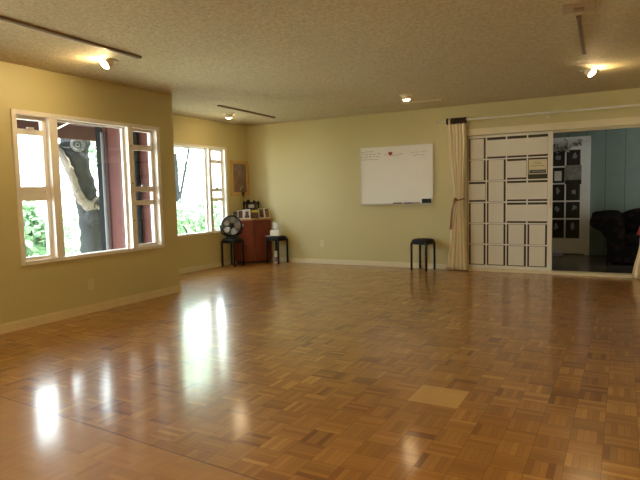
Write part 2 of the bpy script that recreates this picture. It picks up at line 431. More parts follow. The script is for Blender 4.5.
TR(lumpy([(-7.0, 5.30, 1.74), (-6.97, 5.31, 1.85), (-6.97, 5.32, 1.95), (-7.0, 5.34, 2.05)], [.05, .15, .15, .06], 22, 12, 5, .15), 'burl', M_BARK)
kn = Vector((-6.86, 5.36, 1.97)); kd = (Vector((0, 0, 1.2))-kn).normalized(); KM = kd.to_track_quat('Z', 'Y').to_matrix()
kb = MB(); kb.torus(kn + kd*.11, .075, .026, 'z', 18, 8, KM); kb.torus(kn + kd*.112, .03, .016, 'z', 12, 8, KM)
TR(kb, 'knot', mat('knot_bark', (0.08, 0.08, 0.08), .9, .2, 20))

def leaf_mat(name, c0, c1):
    m, nt, b = new_mat(name)
    oi = N(nt, 'ShaderNodeNewGeometry'); cr = mix_col(nt, oi.outputs['Random Per Island'], c0, c1)
    nt.links.new(cr, b.inputs['Base Color']); b.inputs['Roughness'].default_value = .5
    tl = N(nt, 'ShaderNodeBsdfTranslucent'); nt.links.new(cr, tl.inputs[0])
    mx = N(nt, 'ShaderNodeMixShader'); mx.inputs[0].default_value = .4
    out = nt.nodes['Material Output']
    nt.links.new(b.outputs[0], mx.inputs[1]); nt.links.new(tl.outputs[0], mx.inputs[2]); nt.links.new(mx.outputs[0], out.inputs[0])
    return m
LEAF = [leaf_mat('pale_leaves', (.26, .42, .25), (.52, .66, .48)), leaf_mat('mid_leaves', (.13, .25, .13), (.36, .50, .33))]
def leaves(center, rad, n, size, seed, hollow=.35):
    rnd = random.Random(seed); mb = MB(); c = Vector(center)
    clumps = []
    for _ in range(26):
        d = Vector((rnd.gauss(0, 1), rnd.gauss(0, 1), rnd.gauss(0, 1))).normalized()*rnd.uniform(hollow, 1)
        clumps.append(Vector((d.x*rad[0], d.y*rad[1], d.z*rad[2])))
    for _ in range(n):
        k = rnd.choice(clumps); s = .28
        p = c + k + Vector((rnd.gauss(0, s*rad[0]*.5), rnd.gauss(0, s*rad[1]*.5), rnd.gauss(0, s*rad[2]*.5)))
        a = Vector((rnd.gauss(0, 1), rnd.gauss(0, 1), rnd.gauss(0, .6))).normalized()
        b = a.orthogonal(); b.rotate(Matrix.Rotation(rnd.uniform(0, 6.28), 3, a)); L = size*rnd.uniform(.7, 1.3)
        mb.quad(p, p + a*L*.5 + b*L*.22, p + a*L, p + a*L*.5 - b*L*.22)
    return mb
def bush(name, loc, rad, n, size, seed, m, label, cat, stemr=.04, group=None):
    r = empty(name, (loc[0], loc[1], -1.0)); tag(r, label, cat, group)
    o = leaves((0, 0, loc[2]+1.0), rad, n, size, seed).build('foliage', m, r)
    MB().tube([(0, 0, -.02), (.03, .02, (loc[2]+1)*.5), (0, 0, loc[2]+1.0)], [stemr, stemr*.8, stemr*.4], 8).build('stem', M_BARK, r, smooth=True)
    for k in range(3):
        a = k*2.1 + seed
        MB().tube([(0, 0, (loc[2]+1)*.45), (rad[0]*.35*math.cos(a), rad[1]*.35*math.sin(a), loc[2]+1.0), (rad[0]*.7*math.cos(a), rad[1]*.7*math.sin(a), loc[2]+1+rad[2]*.4)], [stemr*.6, stemr*.4, stemr*.2], 6).build('branch', M_BARK, r, smooth=True)
    return r
bush('garden_shrub', (-8.7, 5.3, 0.45), (.7, .95, .95), 2200, .17, 11, LEAF[1], 'leafy green shrub seen low through left sash of the nearer window', 'shrub')
bush('garden_shrub', (-9.9, 7.35, 0.35), (.8, .8, .75), 1300, .17, 12, LEAF[0], 'pale green shrub behind the dark tree trunk', 'shrub')
bush('garden_shrub', (-8.9, 10.05, 0.45), (.7, .85, .8), 1600, .15, 13, LEAF[1], 'mid green shrub low in the centre pane of the alcove window', 'shrub')
bush('garden_shrub', (-8.6, 11.3, 0.55), (.6, .6, .8), 1200, .15, 14, LEAF[0], 'pale shrub low behind the narrow sash of the alcove window', 'shrub')
bush('young_tree', (-10.5, 11.2, 3.0), (1.5, 1.5, 1.3), 1300, .18, 15, LEAF[0], 'pale leafy young tree high in the alcove window', 'tree', .07)
bush('young_tree', (-8.9, 7.9, 2.1), (.8, .55, 1.0), 900, .15, 16, LEAF[1], 'leafy young tree just right of the dark tree trunk', 'tree', .06)

# ------------------------------------------------------------------ glazed sliding door and hall beyond
YD = YB + .02
f = MB(); f.box(DX0-.02, DX1+.1, YB-.022, YB, DZ, DZ+.095).box(DX0-.02, DX0+.01, YB-.02, YB+.02, .0, DZ).box(DX1, DX1+.1, YB-.02, YB, 0, DZ)
f.box(DX0, DX0+.01, YB, YB+T, 0, DZ).box(DX1-.01, DX1, YB, YB+T, .04, DZ).box(DX0+.01, DX1-.01, YB+.075, YB+T, DZ-.03, DZ)
struct('trim_2', f, M_TRIM, 'wide cream casing around the sliding door opening', 'trim')
f = MB(); f.box(DX0, DX1, YB-.03, YB+T, 0, .035)
struct('trim_3', f, M_TRIM, 'cream sill track under the sliding door', 'trim')
door = tag(empty('door_1', (-1.47, YD+.02, .035)), 'white many paned sliding door covered with white paper panels', 'door', kind='structure')
def D(mb, nm, m, lab=None, **kw):
    o = mb.build(nm, m, door, **kw); o.location = (1.47, -(YD+.02), -.035)
    if lab: o['label'] = lab
    return o
dx = [-2.03, -1.77, -1.488, -1.205, -.925]; dz = [1.945, 1.632, 1.32, 1.01, .70, .392, .085]
ya, yb = YD, YD+.035
D(MB().box(-2.045, -2.02, ya, yb, .037, 1.975).box(-.935, -.872, ya, yb, .037, 1.975), 'stile', M_WHITE)
D(MB().box(-2.02, -.935, ya, yb, .037, .085).box(-2.02, -.935, ya, yb, 1.945, 1.975), 'rail', M_WHITE)
for x in dx[1:-1]: D(MB().box(x-.009, x+.009, ya+.006, yb-.006, .085, 1.945), 'muntin', M_WHITE)
hm = MB()
for z in dz[1:-1]: hm.box(-2.02, -.935, ya+.005, yb-.005, z-.009, z+.009)
D(hm, 'crossbar', M_WHITE)
D(MB().box(-2.02, -.935, ya+.014, ya+.02, .085, 1.945), 'glass', M_DGLASS)
def sheet(c0, c1, r, horiz):
    a, b = dx[c0], dx[c1+1]; t, u = dz[r], dz[r+1]
    yy = ya-.004
    if horiz: D(MB().box(a+(.012 if c0 else .01), b-.012, yy, yy+.003, u+.035, t-.04), 'paper_panel', M_PAPER)
    else: D(MB().box(a+.035, b-.035, yy, yy+.003, u+.013, t-.013), 'paper_panel', M_PAPER)
for c0, c1, r, h in ((0,0,0,0),(1,3,0,1),(0,0,1,0),(1,1,1,0),(2,2,1,1),(0,0,2,1),(1,1,2,0),(2,3,2,1),(0,0,3,0),(1,1,3,0),(2,3,3,1)):
    sheet(c0, c1, r, h)
for r in (4, 5):
    for c in range(4): sheet(c, c, r, 0)
D(MB().box(-.905, -.892, ya-.012, ya, .93, 1.05), 'handle', M_IVORY)
# notice on the door
nz0, nz1, nx0, nx1 = 1.395, 1.60, -1.185, -.945
nt_ = empty('notice', (-1.065, ya-.005, nz0)); tag(nt_, 'small cream notice with dark lower band on the sliding door', 'notice')
def scribble(mb, x, z, w, h, y, r=.0022, horizontal_step=.011, rnd=random.Random(3)):
    pts = []; n = max(3, int(w/horizontal_step))
    for i in range(n+1):
        pts.append((x + w*i/n, y, z + rnd.uniform(-.5, .5)*h))
    mb.tube(pts, r, 4)
MB().box(nx0+1.065, nx1+1.065, 0, .004, 0, nz1-nz0).build('card', mat('cream_card', (.74, .66, .44), .5), nt_)
MB().box(nx0+1.075, nx1+1.055, -.001, 0, .012, .060).build('band', M_INK, nt_)
nw = MB()
for z, w in ((.155, .10), (.115, .17)): scribble(nw, -w/2, z, w, .022, -.001, .003)
nw.build('lettering', M_INK, nt_)
nw = MB(); scribble(nw, -.07, .036, .16, .014, -.0015, .0022); nw.build('lettering', M_IVORY, nt_)

# hall
HY, HX0, HX1, HH = 10.85, -2.6, 2.4, 2.44
f = MB(); f.box(HX0, HX1, YB+T, HY+.1, -.12, 0)
struct('floor_hall', f, M_HALLFLOOR, 'dark floor of the hall behind the sliding door', 'floor')
f = MB(); f.box(HX0-.1, HX1+.1, HY, HY+.1, 0, HH)
struct('wall_hall_back', f, M_TEAL, 'teal boarded wall at the back of the hall', 'wall')
f = MB(); f.box(HX0-.1, HX0, YB+T, HY, 0, HH)
struct('wall_hall_left', f, M_TEAL, 'teal wall on the left side of the hall', 'wall')
f = MB(); f.box(HX1, HX1+.1, YB+T, HY, 0, HH)
struct('wall_hall_right', f, M_TEAL, 'teal wall on the right side of the hall', 'wall')
f = MB(); f.box(HX0-.1, HX1+.1, YB+T, HY+.1, HH, HH+.1)
struct('ceiling_hall', f, M_CEIL, 'pale ceiling of the hall', 'ceiling')
d2 = tag(empty('door_2', (-1.1, HY, 0)), 'white glazed hall door hung with dark photographs', 'door', kind='structure')
def D2(mb, nm, m):
    o = mb.build(nm, m, d2); o.location = (1.1, -HY, 0); return o
px = [-1.42, -1.17, -.925, -.685]; pz = [1.86, 1.57, 1.27, .955, .64, .29]
hy0, hy1 = HY-.045, HY-.002
D2(MB().box(-1.56, -1.42, hy0, hy1, .02, 2.03).box(-.685, -.60, hy0, hy1, .02, 2.03), 'stile', M_WHITE)
D2(MB().box(-1.42, -.685, hy0, hy1, 1.86, 2.03).box(-1.42, -.685, hy0, hy1, .02, .29), 'rail', M_WHITE)
mm = MB()
for x in px[1:-1]: mm.box(x-.012, x+.012, hy0+.006, hy1, .29, 1.86)
for z in pz[1:-1]: mm.box(-1.42, -.685, hy0+.004, hy1, z-.013, z+.013)
D2(mm, 'glazing_bars', M_WHITE)
D2(MB().box(-1.42, -.685, hy0+.02, hy0+.026, .29, 1.86), 'glass', M_DGLASS)
D2(MB().box(-.60, -.525, hy0-.012, hy1, 0, 2.06).box(-1.62, -.525, hy0-.012, hy1, 2.03, 2.085).box(-1.62, -1.56, hy0-.012, hy1, 0, 2.03), 'casing', M_WHITE)
M_PHOTO = mat('black_photo', (.013, .012, .012), .35, .3, 12)
M_FIG = mat('pale_photo_figure', (.30, .29, .29), .5, .4, 30)
rows = ['top', 'second', 'third', 'fourth', 'bottom']
for ci, side in ((1, 'left'), (2, 'right')):
    for r in range(5):
        if (ci, r) in ((1, 1), (2, 1)): continue
        xm = (px[ci]+px[ci+1])/2; zm = (pz[r]+pz[r+1])/2; hw, hh = .10, (pz[r]-pz[r+1])/2-.022
        g = empty('photograph', (xm, hy0+.016, zm)); tag(g, f'dark photograph in the {side} pane of the {rows[r]} row of the hall door', 'photograph', 'dark photographs in the hall door panes')
        MB().box(-hw, hw, 0, .004, -hh, hh).build('print', M_PHOTO, g)
        rnd = random.Random(ci*10+r)
        b = MB(); ox, oz = rnd.uniform(-.03, .03), rnd.uniform(.0, .05)
        pts = [(ox + rnd.uniform(.018, .055)*math.cos(k*PI/5), oz + rnd.uniform(.02, .085)*math.sin(k*PI/5)) for k in range(10)]
        b.rings([[(x, -.002, z) for x, z in pts], [(x, 0, z) for x, z in pts]])
        b.build('figure', M_FIG, g)
g = empty('door_sign', ((px[1]+px[2])/2, hy0+.016, (pz[1]+pz[2])/2)); tag(g, 'white sheet in a black mount on the second row of the hall door', 'sign')
MB().box(-.105, .105, 0, .004, -.135, .135).build('mount', M_PHOTO, g); MB().box(-.06, .06, -.002, 0, -.10, .075).build('sheet', M_PAPER, g)
g = empty('poster', ((px[2]+px[3])/2+.01, hy0-.003, (pz[1]+pz[2])/2+.01)); tag(g, 'pale landscape poster with dark foot on the hall door', 'poster')
MB().box(-.135, .13, 0, .003, -.175, .16).build('print', mat('landscape_print', (.30, .28, .24), .5, .45, 14), g); MB().box(-.135, .13, -.002, 0, -.175, -.10).build('foot_band', M_PHOTO, g)
# garland of paper flowers at the top of the hall door
g = empty('garland', (-1.0, hy0-.03, 1.94)); tag(g, 'grey white paper garland strung across the top of the hall door', 'garland')
rnd = random.Random(5)
for mnm, mm_, n_ in (('paper_flower', mat('garland_white', (.45, .43, .37), .7, .3, 30), 60), ('leaf_sprig', mat('garland_dark', (.06, .06, .05), .7, .2, 30), 22)):
    for i in range(n_):
        b = MB(); x = rnd.uniform(-.42, .36); z = -.02 + .10*abs(x)/.4*(.6) + rnd.gauss(0, .05) - .02; y = rnd.uniform(-.02, .015); s = rnd.uniform(.018, .036) if mnm[0] == 'p' else rnd.uniform(.012, .02)
        b.lathe([(0, -s*.5), (s*.8, -s*.2), (s, s*.2), (0, s*.5)], 7, Matrix.Translation((x, y, z)) @ Matrix.Rotation(rnd.uniform(0, 3), 4, 'X') @ Matrix.Rotation(rnd.uniform(0, 3), 4, 'Y'))
        b.build(mnm, mm_, g)
MB().tube([(-.5, 0, .06), (-.25, 0, -.03), (0, 0, -.045), (.25, 0, -.01), (.44, 0, .07)], .006, 6).build('string', M_GREY, g)
# pale block standing in for daylight spots on the hall floor
g = empty('daylight_stand_in', (-1.06, 10.55, 0)); tag(g, 'low pale lavender block standing in for daylight on the hall floor below the glazed door', 'tin')
MB().box(-.13, .13, -.05, .05, 0, .06).build('stand_in_body', mat('lavender_daylight', (.55, .52, .80), .3), g, bevel=.006)
MB().box(-.135, .135, -.055, .055, .06, .08).build('stand_in_top', mat('white_daylight', (.85, .85, .92), .3), g, bevel=.004)
# armchair in the hall
ch = empty('armchair', (.24, 9.95, 0)); tag(ch, 'dark floral armchair with flared rolled arm in the hall', 'armchair')
def armshape(sx):
    b = MB(); rs = []
    for y, lift in ((-.42, -.02), (-.40, 0), (.05, .03), (.30, .07), (.44, .10), (.46, .09)):
        ring = []
        s = .93 if y in (-.42, .46) else 1
        for X, Z in ((.05, .0), (.30, .0), (.30, .52), (.27, .62), (.20, .67), (.10, .68), (.0, .675), (-.14, .655), (-.185, .635), (-.15, .60), (-.03, .54), (.05, .42), (.07, .20)):
            ring.append((sx*(-.62 + .10 + X*s), y, .03 + Z*s + (lift if Z > .4 else 0)))
        rs.append(ring)
    b.rings(rs); return b
for sx in (1, -1): armshape(sx).build('arm', M_FLORAL, ch, smooth=True)
MB().box(-.24, .24, -.40, .30, .03, .30).build('base', M_FLORAL, ch, bevel=.02)
MB().box(-.235, .235, -.42, .28, .30, .46).build('seat_cushion', M_FLORAL, ch, bevel=.05)
b = MB(); rs = []
for k in range(13):
    x = -.50 + 1.0*k/12; top = .60 + .24*math.cos(x*PI/1.08)**1.2; e = .82 if k in (0, 12) else 1
    rs.append([(x, .40 + .10*e*math.cos(a) + .05*max(0, math.sin(a)), .30 + (top-.30)*(.5 + .5*math.copysign(abs(math.sin(a))**.6, math.sin(a))*e)) for a in [2*PI*i/20 for i in range(20)]])
b.rings(rs); b.build('backrest', M_FLORAL, ch, smooth=True)
for x in (-.42, .42):
    for y in (-.34, .36): MB().box(x-.025, x+.025, y-.025, y+.025, 0, .032).build('foot', M_RING, ch)

# ------------------------------------------------------------------ curtains and rod
RZ, RY = 2.215, YB-.10
rod = empty('curtain_rod', (-1.0, RY, RZ)); tag(rod, 'long thin cream curtain rod above the sliding door', 'curtain rod')
MB().tube([(-1.46, 0, 0), (2.3, 0, 0)], .0155, 12).build('pole', M_WHITE, rod, smooth=True)
MB().lathe([(0, 0), (.018, .002), (.023, .012), (.018, .024), (0, .028)], 14, Matrix.Translation((-1.458, 0, 0)) @ Matrix.Rotation(-PI/2, 4, 'Y')).build('finial', M_TRIM, rod, smooth=True)
for x in (-1.34, .062, 1.6):
    MB().box(x-.010, x+.010, -.004, .1, -.030, -.0155).box(x-.014, x+.014, .094, .1, -.06, .02).build('bracket', M_TRIM, rod)
def curtain(name, label, xa, xb, prof, tie_z, tail, cordm, nring):
    """prof: (z, left, right, depth amplitude)"""
    r = empty(name, ((xa+xb)/2, RY, 0)); tag(r, label, 'curtain'); x0 = (xa+xb)/2
    b = MB(); rows_ = []; NZ, NU, F = 46, 84, 5.5
    for k in range(NZ+1):
        z = prof[0][0] + (prof[-1][0]-prof[0][0])*k/NZ
        for p, q in zip(prof, prof[1:]):
            if (p[0]-z)*(q[0]-z) <= 1e-9:
                t = (z-p[0])/(q[0]-p[0]); t = t*t*(3-2*t); L, R, A = [p[i]+(q[i]-p[i])*t for i in (1, 2, 3)]; break
        row = []
        for i in range(NU+1):
            u = i/NU; a = u*F*2*PI
            row.append((L + (R-L)*(u + .010*math.sin(a*1.0+1.1)) - x0, A*.62*(math.sin(a + .5*math.sin(z*2.2)) + .28*math.sin(a*.43+z*1.3)), z))
        rows_.append(row)
    V = [[b.bm.verts.new(p) for p in row] for row in rows_]
    for A_, B_ in zip(V, V[1:]):
        for i in range(NU): b.bm.faces.new((A_[i], A_[i+1], B_[i+1], B_[i]))
    o = b.build('drape', M_CURTAIN, r, smooth=True)
    so = o.modifiers.new('thick', 'SOLIDIFY'); so.thickness = .004
    for i in range(nring):
        x = xa + .012 + (xb-xa-.024)*i/(nring-1) - x0
        MB().torus((x, 0, RZ-.010), .033, .0165, 'x', 16, 8).build('ring', M_RING if i != 1 else M_IVORY, r, smooth=True)
    for p, q in zip(prof, prof[1:]):
        if (p[0]-tie_z)*(q[0]-tie_z) <= 0: cL, cR = p[1], p[2]
    pts = [((cL+cR)/2 - x0 + ((cR-cL)/2+.012)*math.cos(a), .052*math.sin(a), tie_z + .02*math.cos(a)) for a in [2*PI*i/20 for i in range(20)]]
    MB().tube(pts, .009, 8, close=True).build('tieback', cordm, r, smooth=True)
    MB().lathe([(0, -.03), (.022, -.018), (.027, 0), (.022, .018), (0, .03)], 12, Matrix.Translation((tail[0][0]-x0, -.062, tail[0][1]))).build('knot', cordm, r, smooth=True)
    for s in (-.008, .008):
        MB().tube([(tail[0][0]-x0+s, -.066, tail[0][1]-.01)] + [(x-x0+s, -.062, z) for x, z in tail[1:]], [.006]*(len(tail)-1)+[.011], 6).build('tassel', cordm, r, smooth=True)
curtain('curtain', 'cream curtain tied back with tan cord between stool and sliding door', -2.315, -2.03,
        [(2.195, -2.315, -2.035, .022), (1.9, -2.29, -2.03, .026), (1.08, -2.21, -2.07, .030), (1.02, -2.205, -2.075, .030), (.5, -2.275, -2.03, .034), (.012, -2.335, -2.005, .040)],
        1.05, [(-2.175, 1.06), (-2.22, .92), (-2.245, .62)], M_CORD, 9)
curtain('curtain', 'cream curtain flaring at the right edge of the door opening', .30, .58,
        [(2.195, .27, .60, .022), (1.9, .28, .58, .026), (1.08, .36, .50, .030), (1.02, .36, .50, .030), (.5, .185, .53, .034), (.012, .105, .56, .040)],
        1.05, [(.37, 1.06), (.26, .90), (.168, .575)], M_REDCORD, 9)

# ------------------------------------------------------------------ whiteboard, pens, eraser
wb = empty('whiteboard', (-3.155, YB-.016, .995)); tag(wb, 'white dry erase board with faint handwriting on the back wall', 'whiteboard')
WW, WH = 1.21, .92
MB().box(-WW/2+.012, WW/2-.012, 0, .012, .02, WH-.012).build('panel', M_BOARD, wb)
MB().box(-WW/2, WW/2, -.004, .016, WH-.012, WH).box(-WW/2, WW/2, -.004, .016, .008, .02).box(-WW/2, -WW/2+.012, -.004, .016, .02, WH-.012).box(WW/2-.012, WW/2, -.004, .016, .02, WH-.012).build('frame', mat('pale_board_frame', (.7, .68, .62), .4), wb)
MB().box(-WW/2+.02, WW/2, -.055, -.004, .0, .008).box(-WW/2+.02, WW/2, -.058, -.052, .0, .014).build('tray', M_GREY, wb)
def word(x, z, l, m, r=.0026, h=.022):
    w = MB(); scribble(w, x, z, l, h, -.0015, r); w.build('written_word', m, wb)
for z, a in ((.845, .20), (.805, .33), (.765, .31), (.725, .30)):
    x = -.585
    while x < -.585 + a:
        l = random.uniform(.04, .09); word(x, z, l, M_INK); x += l + .016
word(-.19, .785, .06, M_REDINK, .0028); word(-.06, .775, .10, M_REDINK, .0028); word(.05, .79, .07, M_REDINK)
hp = []
for i in range(24):
    t = 2*PI*i/24; hp.append((-.085 + .0022*16*math.sin(t)**3, .80 + .0024*(13*math.cos(t)-5*math.cos(2*t)-2*math.cos(3*t)-math.cos(4*t))))
MB().rings([[(x, -.002, z) for x, z in hp], [(x, 0, z) for x, z in hp]]).build('heart', mat('dark_red_ink', (.35, .03, .03), .6), wb)
for x, z, l in ((.24, .80, .14), (.42, .81, .09), (.29, .755, .12), (.42, .75, .06)): word(x, z, l, M_GREYINK)
def marker(x, l, m, label, m2):
    r = empty('marker', (x, YB-.046, 1.003+.0115)); tag(r, label, 'marker', 'markers on the whiteboard tray')
    R = Matrix.Rotation(PI/2, 4, 'Y')
    MB().lathe([(0, 0), (.011, 0), (.011, l*.68), (0, l*.68)], 12, R).build('barrel', m, r, smooth=True)
    MB().lathe([(0, l*.68), (.0115, l*.68), (.011, l*.97), (.005, l), (0, l)], 12, R).build('cap', m2, r, smooth=True)
M_TAN = mat('tan_plastic', (.45, .22, .06), .4); M_BROWN = mat('brown_plastic', (.12, .055, .03), .4); M_NAVY = mat('navy_plastic', (.045, .045, .09), .4)
marker(-3.19, .15, M_BROWN, 'brown marker, leftmost on the whiteboard tray', M_BROWN)
marker(-3.01, .17, M_NAVY, 'navy marker with orange cap on the whiteboard tray', M_TAN)
marker(-2.83, .08, M_TAN, 'short tan marker next to the eraser on the whiteboard tray', M_TAN)
er = empty('eraser', (-2.65, YB-.044, 1.003)); tag(er, 'black felt eraser standing on the whiteboard tray', 'eraser')
MB().box(-.07, .07, -.016, .020, 0, .02).build('felt', M_INK, er); MB().box(-.07, .07, -.016, .022, .02, .075).build('grip', M_BLACK, er, bevel=.004)

# ------------------------------------------------------------------ outlets
def outlet(loc, rz, label):
    r = empty('wall_outlet', loc, rz); tag(r, label, 'outlet', 'ivory wall outlets')
    MB().box(-.036, .036, -.006, 0, -.058, .058).build('plate', M_IVORY, r, bevel=.003)
    for z in (-.026, .026):
        s = MB().box(-.017, .017, -.009, -.006, z-.015, z+.015).build('socket', M_TRIM, r)
        MB().box(-.008, -.005, -.0098, -.009, z-.006, z+.008).box(.005, .008, -.0098, -.009, z-.006, z+.008).build('slot', M_BLACK, s)
outlet((XL, 3.89, .30), PI/2, 'ivory wall outlet below the nearer window')
outlet((-4.51, YB, .345), 0, 'ivory wall outlet low on the back wall')

# ------------------------------------------------------------------ stools
def make_stool():
    r = empty('stool')
    def sq(h, rr, z, n=6):
        ring = []
        for cx, cy, a0 in ((1, 1, 0), (-1, 1, 90), (-1, -1, 180), (1, -1, 270)):
            for k in range(n+1):
                a = math.radians(a0 + 90*k/n); ring.append((cx*(h-rr) + rr*math.cos(a), cy*(h-rr) + rr*math.sin(a), z))
        return ring
    MB().rings([sq(.132, .07, .425), sq(.143, .075, .432), sq(.146, .08, .448), sq(.137, .08, .466), sq(.110, .08, .476), sq(.08, .07, .479)]).build('seat', M_SEAT, r, smooth=True)
    b = MB(); b.rings([sq(.130, .05, .395), sq(.130, .05, .425)]); b.build('apron', M_BLACK, r, smooth=True)
    for sx in (-1, 1):
        for sy in (-1, 1):
            MB().tube([(sx*.126, sy*.126, 0), (sx*.125, sy*.125, .41), (sx*.118, sy*.118, .428)], .0175, 10).build('leg', M_BLACK, r, smooth=True)
    return r
st1 = make_stool()
spots = [((-2.665, 8.085, 0), math.radians(-12), 'black stool standing empty under the whiteboard beside the curtain'),
         ((-5.84, 7.52, 0), 0, 'black stool under the window with the round fan on top'),
         ((-5.315, 8.10, 0), math.radians(-6), 'black stool right of the cherry cabinet holding a white tissue box')]
for i, (l, rz, lab) in enumerate(spots):
    o = st1 if i == 0 else copy_tree(st1)
    o.location = l; o.rotation_euler = (0, 0, rz); tag(o, lab, 'stool', 'black stacking stools')

# fan
fx, fy = -5.84, 7.51
fa = empty('fan', (fx, fy, .479), math.atan2(fy, fx)-PI/2+math.radians(4)); tag(fa, 'round black floor fan with grey blades standing on the stool', 'fan')
FM = Matrix.Translation((0, 0, .205)) @ Matrix.Rotation(math.radians(90-8), 4, 'X')     # local z of the head points to the viewer
MB().lathe([(0, 0), (.105, 0), (.11, .012), (.09, .024), (.03, .03), (0, .03)], 24).build('base', M_BLACK, fa, smooth=True)
for s in (-1, 1):
    MB().tube([(s*.06, .0, .02), (s*.17, 0, .09), (s*.185, 0, .205)], .012, 8).build('bracket', M_BLACK, fa, smooth=True)
    MB().lathe([(0, -.012), (.02, -.012), (.02, .012), (0, .014)], 14, Matrix.Translation((s*.19, 0, .205)) @ Matrix.Rotation(PI/2, 4, 'Y')).build('knob', M_GREY if s > 0 else M_BLACK, fa, smooth=True)
b = MB(); b.torus((0, 0, 0), .168, .014, 'z', 36, 8)
for v in b.bm.verts: v.co.z *= 3.0
for v in b.bm.verts: v.co = FM @ v.co
b.build('housing', M_BLACK, fa, smooth=True)
gr = MB()
for side, zz in ((1, .05), (-1, -.05)):
    for k, R in enumerate((.06, .095, .13, .158)):
        gr.torus(FM @ Vector((0, 0, zz*(1-(R/.17)**2*.45))), R, .0009, 'z', 30, 5, FM.to_3x3())
    for k in range(20):
        a = 2*PI*k/20
        gr.tube([FM @ Vector((.03*math.cos(a), .03*math.sin(a), zz)), FM @ Vector((.12*math.cos(a), .12*math.sin(a), zz*.8)), FM @ Vector((.165*math.cos(a), .165*math.sin(a), zz*.45))], .0008, 4)
gr.build('grille', M_BLACK, fa, smooth=True)
MB().lathe([(0, .045), (.035, .045), (.038, .052), (.02, .062), (0, .063)], 18, FM).build('centre_cap', M_BLACK, fa, smooth=True)
MB().lathe([(0, -.064), (.10, -.062), (.155, -.05), (.158, -.046), (.10, -.057), (0, -.059)], 30, FM).build('rear_shroud', mat('grey_shroud', (.42, .42, .44), .5), fa, smooth=True)
for k in range(5):
    a0 = 2*PI*k/5; b = MB(); rs = []
    for j in range(7):
        R = .03 + .12*j/6; half = .16 + .34*math.sin(PI*(.15+.8*j/6)); 
        rs.append([FM @ Vector((R*math.cos(a0+half*s), R*math.sin(a0+half*s), .022*s+dzz)) for s, dzz in ((-1, 0), (0, .004), (1, 0), (1, -.003), (0, 0.001), (-1, -.003))])
    b.rings(rs); b.build('blade', M_FANGREY, fa, smooth=True)
MB().lathe([(0, -.06), (.05, -.055), (.055, -.01), (.03, .02), (0, .02)], 18, FM).build('motor', M_BLACK, fa, smooth=True)

# ------------------------------------------------------------------ corner cabinet
cab = empty('corner_cabinet', (XA+.004, YB-.004, 0)); tag(cab, 'cherry red bow fronted corner cabinet with pale top edge', 'cabinet')
def quarter(r, a0=0, a1=90, n=18, r2=None):
    out = [(r*math.cos(math.radians(a0+(a1-a0)*i/n)), -r*math.sin(math.radians(a0+(a1-a0)*i/n))) for i in range(n+1)]
    if r2 is None: out.append((0, 0))
    else: out += [(r2*math.cos(math.radians(a1+(a0-a1)*i/n)), -r2*math.sin(math.radians(a1+(a0-a1)*i/n))) for i in range(n+1)]
    return out
CR = .475
b = MB(); b.prism([(x+.016, y-.016) for x, y in quarter(CR-.035)], .03, .755); b.build('body', M_CHERRY, cab)
b = MB(); b.prism([(x+.016, y-.016) for x, y in quarter(CR-.05)], 0, .03); b.build('plinth', M_RING, cab)
for a0, a1, kk in ((2, 44.5, 41), (45.5, 88, 49)):
    dr = MB().prism([(x+.016, y-.016) for x, y in quarter(CR, a0, a1, 12, CR-.03)], .04, .745).build('door', M_CHERRY, cab)
    ar = math.radians(kk); 
    MB().lathe([(0, 0), (.006, 0), (.011, .012), (.009, .02), (0, .022)], 12, Matrix.Translation((.016+(CR-.001)*math.cos(ar), -.016-(CR-.001)*math.sin(ar), .42)) @ Vector((math.cos(ar), -math.sin(ar), 0)).to_track_quat('Z', 'Y').to_matrix().to_4x4()).build('knob', M_CHERRY, dr, smooth=True)
b = MB(); b.prism(quarter(CR+.035), .755, .785); b.build('top', M_LIGHTWOOD, cab, bevel=.004)

# framed photographs standing along the front of the cabinet top
def photo_frame(ang, rad, w, h, fm, pm, label, fw=.012, extra=None, sub=None, turn=0, zlift=.785):
    a = math.radians(ang); p = (XA + rad*math.cos(a), YB - rad*math.sin(a), zlift)
    r = empty('photo_frame', p, PI/2 - a + turn); tag(r, label, 'photo frame', 'framed photographs on the corner cabinet')
    Tm = Matrix.Rotation(math.radians(-9), 4, 'X')
    b = MB(); b.box(-w/2, w/2, -.007, .007, 0, fw, Tm).box(-w/2, w/2, -.007, .007, h-fw, h, Tm).box(-w/2, -w/2+fw, -.007, .007, fw, h-fw, Tm).box(w/2-fw, w/2, -.007, .007, fw, h-fw, Tm)
    b.build('frame', fm, r)
    MB().box(-w/2+fw, w/2-fw, -.002, .005, fw, h-fw, Tm).build('print', pm, r)
    if sub:
        b = MB(); sw = w*.18
        b.lathe([(0, -.03), (.022, -.024), (.028, 0), (.022, .026), (0, .032)], 12, Tm @ Matrix.Translation((0, -.003, h*.60)) @ Matrix.Diagonal((1, .08, 1, 1)))
        b.lathe([(0, -.05), (.05, -.045), (.042, 0), (.015, .03), (0, .032)], 12, Tm @ Matrix.Translation((0, -.003, h*.33)) @ Matrix.Diagonal((.9, .05, .75, 1)))
        b.build('portrait', sub, r, smooth=True)
    if extra:
        MB().box(-w/2+fw, w/2-fw, -.0045, -.002, h*.68, h-fw, Tm).build('yellow_band', extra, r)
    # easel strut reaching back to the table
    MB().tube([(0, .010+h*.09, h*.62), (0, .055, .004)], .004, 6).build('strut', fm, r)
M_WFR = mat('white_frame', (.78, .74, .66), .4); M_DFR = mat('dark_frame', (.03, .022, .018), .4)
M_PIC1 = mat('sepia_print', (.30, .22, .18), .5, .35, 30); M_PIC2 = mat('grey_print', (.24, .22, .22), .5, .4, 30); M_PIC3 = mat('brown_print', (.11, .05, .028), .5, .3, 25)
